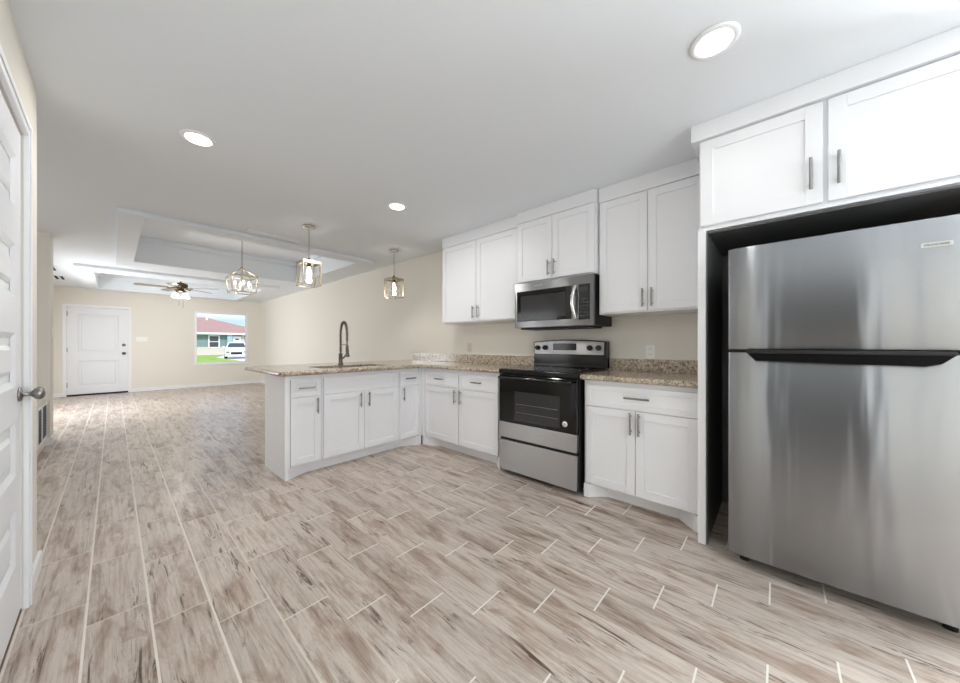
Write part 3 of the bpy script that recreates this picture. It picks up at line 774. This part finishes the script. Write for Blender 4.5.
# return air grille at the foot of the hall wall
g = thing('return_air_grille', 'white framed floor-level return air grille with dark blue filter by the hall corner', 'vent', (-.5, 5.75, 0))
MB().box(-.95, -.515, 5.40, 6.103, .0005, .52).build('plenum', 'wall', g)
GA, GB, GZ0, GZ1 = 5.41, 6.10, .10, .50
mb = MB()
for b in ((GA, GA + .02, GZ0, GZ1), (GB - .02, GB, GZ0, GZ1), (GA + .02, GB - .02, GZ0, GZ0 + .025), (GA + .02, GB - .02, GZ1 - .025, GZ1), (GA + .30, GA + .32, GZ0 + .025, GZ1 - .025)):
    mb.box(-.514, -.496, *b)
mb.build('frame', 'trim', g, .002)
box('filter', 'filter', (-.5145, -.504, GA + .02, GB - .02, GZ0 + .025, GZ1 - .025), g)
mb = MB()
for i in range(9): mb.box(-.5038, -.501, GA + .02, GB - .02, GZ0 + .06 + i * .032, GZ0 + .064 + i * .032)
mb.build('louvre', 'filter', g)

# ================================================================== LAMPS
def downlight(x, y, label):
    o = thing('recessed_ceiling_light', label, 'ceiling light', (x, y, CZ), 'recessed ceiling lights')
    MB().lathe([(.062, -.004), (.067, -.009), (.083, -.009), (.088, -.003), (.088, -.0006)], (x, y, CZ), 40).build('trim_ring', 'trim', o, fix=True)
    MB().lathe([(.0615, -.0095), (.0615, -.0045)], (x, y, CZ), 40).build('diffuser', 'lamp', o, fix=True)
    return o
dl = downlight(1.675, .195, 'round recessed ceiling light nearest the refrigerator cabinet, largest in view')
def lamp_light(name, kind, loc, power, size, color, parent=None):
    l = bpy.data.lights.new(name, kind); l.energy = power; l.color = color
    if kind == 'AREA': l.shape = 'DISK'; l.size = size
    else: l.shadow_soft_size = size
    o = bpy.data.objects.new(name, l); C.objects.link(o); o.location = loc
    return o
for x, y, lab in ((.348, 2.635, 'round recessed ceiling light above the walkway, left of the others'), (1.73, 2.575, 'small round recessed ceiling light over the kitchen floor before the peninsula')):
    q = copy_tree(dl); q.location = (x, y, CZ); q['label'] = lab
for x, y, pw in ((1.675, .195, 0.9), (.348, 2.635, 5), (1.73, 2.575, 6)):
    lamp_light('downlight_beam', 'AREA', (x, y, CZ - .012), pw, .14, (1, .985, .96))

def pendant(x, y, label):
    o = thing('pendant_light', label, 'pendant light', (x, y, CZ), 'pendant lights over the peninsula')
    MB().lathe([(.06, -.0006), (.06, -.018), (.05, -.024), (.008, -.026)], (x, y, CZ), 24).build('canopy', 'light_nickel', o, fix=True)
    MB().tube([(x, y, CZ - .024), (x, y, 2.06)], .004, 8).build('rod', 'nickel', o)
    s_ = .088; zt, zb = 2.02, 1.76
    mb = MB()
    for a in (-s_, s_):
        for b in (-s_, s_): mb.box(x + a - .005, x + a + .005, y + b - .005, y + b + .005, zb, zt)
    for z in (zb, zt - .03):
        h = .03 if z > zb else .008
        mb.box(x - s_ + .005, x + s_ - .005, y - s_ - .004, y - s_ + .004, z, z + h); mb.box(x - s_ + .005, x + s_ - .005, y + s_ - .004, y + s_ + .004, z, z + h)
        mb.box(x - s_ - .004, x - s_ + .004, y - s_ + .005, y + s_ - .005, z, z + h); mb.box(x + s_ - .004, x + s_ + .004, y - s_ + .005, y + s_ - .005, z, z + h)
    mb.box(x - s_, x + s_, y - .006, y + .006, zt, zt + .006); mb.box(x - .006, x + .006, y - s_, y + s_, zt + .0061, zt + .012)
    mb.build('frame', 'champagne', o)
    mb = MB()
    for t_ in (-1, 1):      # crossing wires on each side
        for (u0, u1) in ((-s_, s_), (s_, -s_)):
            mb.tube([(x + u0, y + t_ * s_, zb + .01), (x + u1, y + t_ * s_, zt - .03)], .0024, 5)
            mb.tube([(x + t_ * s_, y + u0, zb + .01), (x + t_ * s_, y + u1, zt - .03)], .0024, 5)
    mb.build('wire_lattice', 'champagne', o)
    mb = MB()
    for t_ in (-1, 1):
        mb.box(x - s_ + .006, x + s_ - .006, y + t_ * (s_ - .008) - .001, y + t_ * (s_ - .008) + .001, zb + .009, zt - .031)
        mb.box(x + t_ * (s_ - .008) - .001, x + t_ * (s_ - .008) + .001, y - s_ + .011, y + s_ - .011, zb + .009, zt - .031)
    mb.build('glass_shade', 'glass', o)
    MB().lathe([(.018, 1.965), (.020, 2.01), (.010, 2.06)], (x, y, 0), 16).build('socket', 'steel_dark', o, fix=True)
    MB().lathe([(.006, 1.85), (.022, 1.865), (.027, 1.89), (.022, 1.92), (.013, 1.945), (.013, 1.9645)], (x, y, 0), 20).build('bulb', 'bulb', o, fix=True)
    return o
pn = pendant(1.394, 3.707, 'square glass and metal pendant lamp above the free end of the peninsula')
q = copy_tree(pn); q.location = (2.512, 3.81, CZ); q['label'] = 'square glass pendant lamp above the wall end of the peninsula'

# lantern chandelier in the near tray
cx_, cy_ = 1.254, 5.80
ch = thing('lantern_chandelier', 'open metal lantern chandelier with candle bulbs hung in the near ceiling tray', 'chandelier', (cx_, cy_, 2.74))
MB().lathe([(.065, -.0006), (.065, -.02), (.05, -.03), (.01, -.034)], (cx_, cy_, 2.74), 24).build('canopy', 'nickel', ch, fix=True)
mb = MB(); z = 2.708; i = 0
while z > 2.27:
    n = 10; pts = []
    for k in range(n + 1):
        a = 2 * PI * k / n; u = .010 * math.cos(a); w_ = .018 * math.sin(a)
        pts.append((cx_ + (u if i % 2 else 0), cy_ + (0 if i % 2 else u), z - .018 + w_))
    mb.tube(pts, .0026, 5, False); z -= .029; i += 1
mb.build('chain', 'nickel', ch)
S = .142; ze, zb, za = 2.12, 1.895, 2.24
mb = MB(); cs = [(-S, -S), (S, -S), (S, S), (-S, S)]
for i in range(4):
    a, b = cs[i], cs[(i + 1) % 4]
    for z in (ze, zb): mb.tube([(cx_ + a[0] * (1.12 if z == ze else 1), cy_ + a[1] * (1.12 if z == ze else 1), z), (cx_ + b[0] * (1.12 if z == ze else 1), cy_ + b[1] * (1.12 if z == ze else 1), z)], .008, 8)
    mb.tube([(cx_ + a[0] * 1.12, cy_ + a[1] * 1.12, ze), (cx_ + a[0], cy_ + a[1], zb)], .007, 8)
    mb.tube([(cx_ + a[0] * 1.12, cy_ + a[1] * 1.12, ze), (cx_ + a[0] * .12, cy_ + a[1] * .12, za)], .007, 8)
mb.tube([(cx_, cy_, za + .02), (cx_, cy_, 1.93)], .008, 8)
for a in ((1, 0), (-1, 0), (0, 1), (0, -1)): mb.tube([(cx_, cy_, 1.94), (cx_ + a[0] * .05, cy_ + a[1] * .05, 1.925), (cx_ + a[0] * .085, cy_ + a[1] * .085, 1.955)], .005, 8)
mb.lathe([(.02, 0), (.02, .03)], (cx_, cy_, za - .005), 12)
mb.build('frame', 'champagne', ch)
for a in ((1, 0), (-1, 0), (0, 1), (0, -1)):
    x, y = cx_ + a[0] * .085, cy_ + a[1] * .085
    MB().lathe([(.016, 1.955), (.010, 1.958), (.010, 2.0)], (x, y, 0), 12).build('candle_sleeve', 'plastic_white', ch, fix=True)
    MB().lathe([(.008, 2.0005), (.016, 2.02), (.012, 2.045), (.002, 2.065)], (x, y, 0), 12).build('bulb', 'bulb', ch, fix=True)

# ceiling fan
gx, gy = .985, 9.70
fn = thing('ceiling_fan', 'five-blade ceiling fan with glass light shades in the far ceiling tray', 'ceiling fan', (gx, gy, 2.70))
MB().lathe([(.07, -.0006), (.07, -.03), (.03, -.06), (.014, -.065), (.014, -.21)], (gx, gy, 2.70), 24).build('downrod', 'fan_metal', fn, fix=True)
MB().lathe([(.05, 0), (.11, -.02), (.125, -.06), (.11, -.11), (.06, -.125), (.06, -.16), (.09, -.17), (.09, -.19), (.03, -.20)], (gx, gy, 2.49), 28).build('motor', 'fan_metal', fn, fix=True)
for k in range(5):
    a = 2 * PI * k / 5 + PI / 5; ca, sa = math.cos(a), math.sin(a)
    def R(r, s_, z): return (gx + ca * r - sa * s_, gy + sa * r + ca * s_, z)
    MB().tube([R(.10, 0, 2.375), R(.17, 0, 2.362), R(.22, 0, 2.362)], [.012, .010, .016], 8).build('blade_arm', 'fan_metal', fn)
    pl = [R(.20, -.055, 2.364), R(.30, -.062, 2.362), R(.66, -.075, 2.360), R(.71, -.05, 2.362), R(.72, 0, 2.368), R(.71, .05, 2.376), R(.66, .075, 2.382), R(.30, .062, 2.378), R(.20, .055, 2.376)]
    MB().extrude(pl, (0, 0, .008)).build('blade', 'blade', fn, .002)
for k in range(4):
    a = PI / 2 * k + .5; x, y = gx + .085 * math.cos(a), gy + .085 * math.sin(a)
    MB().tube([(gx + .04 * math.cos(a), gy + .04 * math.sin(a), 2.300), (x, y, 2.285), (gx + .10 * math.cos(a), gy + .10 * math.sin(a), 2.260)], .009, 8).build('light_arm', 'fan_metal', fn)
    x, y = gx + .115 * math.cos(a), gy + .115 * math.sin(a)
    MB().lathe([(.022, 2.260), (.035, 2.235), (.05, 2.200), (.066, 2.162), (.05, 2.170), (.01, 2.210)], (x, y, 0), 18).build('glass_shade', 'fan_shade', fn, fix=True)
for dx, zl in ((-.03, 1.980), (.035, 1.940)):
    MB().tube([(gx + dx, gy - .03, 2.300), (gx + dx, gy - .03, zl)], .0025, 6).build('pull_chain', 'fan_metal', fn)
lamp_light('fan_light', 'POINT', (gx, gy, 2.10), 9, .08, (1, .96, .9))
lamp_light('pendant_glow', 'POINT', (1.394, 3.707, 1.82), 1.5, .03, (1, .93, .83))
lamp_light('pendant_glow', 'POINT', (2.512, 3.81, 1.82), 1.5, .03, (1, .93, .83))
lamp_light('chandelier_glow', 'POINT', (cx_, cy_, 2.10), 2.5, .05, (1, .93, .83))

# ================================================================== OUTDOORS
GZ = -.15
struct(MB().box(-150, 200, FY + .12, 260, GZ - .4, GZ).build('ground', 'concrete'))
g = MB().prism([(-40, 12.5), (4.4, 12.5), (6.6, 30.0), (6.75, 41.5), (9.3, 51), (-40, 51)], GZ + .001, GZ + .03).build('lawn', 'grass')
tag(g, 'mown green front lawn outside the living room window', 'lawn', kind='stuff')
HY = 52.0
h = thing('neighbour_house', 'single-storey teal house with red shingle roof across the lawn', 'house', (9, HY, GZ))
def hb(name, m, x0, x1, y0, y1, z0, z1, par=None, bev=0): return MB().box(x0, x1, y0, y1, z0, z1).build(name, m, par or h, bev)
hb('wall', 'teal', -8, 14.5, HY, HY + 9, .86, 2.55)
hb('wainscot', 'stone_white', -8, 14.5, HY - .06, HY + 9, GZ, .855)
hb('fascia', 'white_ext', -8.6, 15.1, HY - .68, HY - .60, 2.40, 2.62)
hb('soffit', 'white_ext', -8.6, 15.1, HY - .60, HY + 9.6, 2.555, 2.60)
e = [(-8.6, HY - .68, 2.62), (15.1, HY - .68, 2.62), (15.1, HY + 9.68, 2.62), (-8.6, HY + 9.68, 2.62)]
rA, rB = (-3.6, HY + 4.5, 4.75), (8.2, HY + 4.5, 4.75)
MB().add(e + [rA, rB], [(3, 2, 1, 0), (0, 1, 5, 4), (1, 2, 5), (2, 3, 4, 5), (3, 0, 4)]).build('roof', 'roof', h)
MB().box(8.1, 8.3, HY + 3.6, HY + 3.8, 4.2, 5.0).build('vent_pipe', 'white_ext', h)
w = hb('window_frame', 'white_ext', 7.78, 8.90, HY - .12, HY - .061, .75, 2.30)
hb('window_pane', 'dark_glass', 7.90, 8.78, HY - .125, HY - .119, 1.55, 2.2, w); hb('window_pane', 'dark_glass', 7.90, 8.78, HY - .125, HY - .119, .85, 1.48, w)
hb('column', 'lightteal', 9.62, 10.15, HY - .45, HY - .07, GZ, 2.55)
dd = hb('front_door', 'white_ext', 10.25, 11.15, HY - .12, HY - .061, GZ + .05, 2.2)
MB().extrude([(10.45 + .25 - .25 * math.cos(PI * i / 8), HY - .125, 1.72 + .2 * math.sin(PI * i / 8)) for i in range(9)], (0, .004, 0)).build('fanlight', 'dark_glass', dd)
hb('porch_recess', 'stone_white', 11.2, 11.5, HY - .1, HY - .061, .86, 2.5)

# parked car facing the window
vx, vy = 7.95, 38.8
cr = thing('car', 'white parked car on the driveway seen through the living room window', 'car', (vx, vy, GZ))
def ring_pts(y, w0, w1, z0, z1, zs): return [(vx - w0, y, z0), (vx + w0, y, z0), (vx + w0 * 1.02, y, zs), (vx + w1, y, z1), (vx - w1, y, z1), (vx - w0 * 1.02, y, zs)]
secs = [ring_pts(vy - 2.2, .78, .70, .25, .72, .5), ring_pts(vy - 2.0, .86, .80, .20, .86, .55), ring_pts(vy - .95, .90, .82, .20, 1.02, .7), ring_pts(vy + 1.9, .90, .80, .20, 1.05, .7), ring_pts(vy + 2.2, .80, .72, .28, .95, .6)]
vs = [(p[0], p[1], p[2] + GZ) for s_ in secs for p in s_]
fs = [(i * 6 + k, i * 6 + (k + 1) % 6, (i + 1) * 6 + (k + 1) % 6, (i + 1) * 6 + k) for i in range(4) for k in range(6)] + [tuple(range(5, -1, -1)), tuple(24 + k for k in range(6))]
MB().add(vs, fs).build('body', 'car_paint', cr, .04, fix=True)
def cab(y0, y1, y2, y3, w0, w1, z0, z1):
    vs = [(vx - w0, y0, z0), (vx + w0, y0, z0), (vx + w0, y3, z0), (vx - w0, y3, z0), (vx - w1, y1, z1), (vx + w1, y1, z1), (vx + w1, y2, z1), (vx - w1, y2, z1)]
    return [(x, y, z + GZ) for x, y, z in vs], [(3, 2, 1, 0), (4, 5, 6, 7), (0, 1, 5, 4), (1, 2, 6, 5), (2, 3, 7, 6), (3, 0, 4, 7)]
MB().add(*cab(vy - .95, vy - .25, vy + 1.35, vy + 1.9, .80, .62, 1.02, 1.50)).build('cabin', 'car_paint', cr, .05, fix=True)
MB().add(*cab(vy - .93, vy - .33, vy - .30, vy - .85, .70, .56, 1.06, 1.45)).build('windscreen', 'dark_glass', cr, fix=True)
for sx in (-1, 1):
    for yy in (vy - 1.35, vy + 1.35):
        MB().lathe([(.20, -.11), (.33, -.10), (.34, 0), (.33, .10), (.20, .11)], (vx + sx * .80, yy, GZ + .345), 20, 'x').build('wheel', 'tyre', cr, fix=True)
    MB().box(vx + sx * .50, vx + sx * .76, vy - 2.215, vy - 2.16, GZ + .56, GZ + .68).build('headlamp', 'dark_glass', cr)
    MB().box(vx + sx * .90, vx + sx * 1.05, vy - .80, vy - .70, GZ + 1.02, GZ + 1.14).build('side_mirror', 'car_paint', cr)
cr.rotation_euler = (0, 0, -.2)
MB().box(vx - .42, vx + .42, vy - 2.215, vy - 2.17, GZ + .40, GZ + .62).build('front_grille', 'tyre', cr)
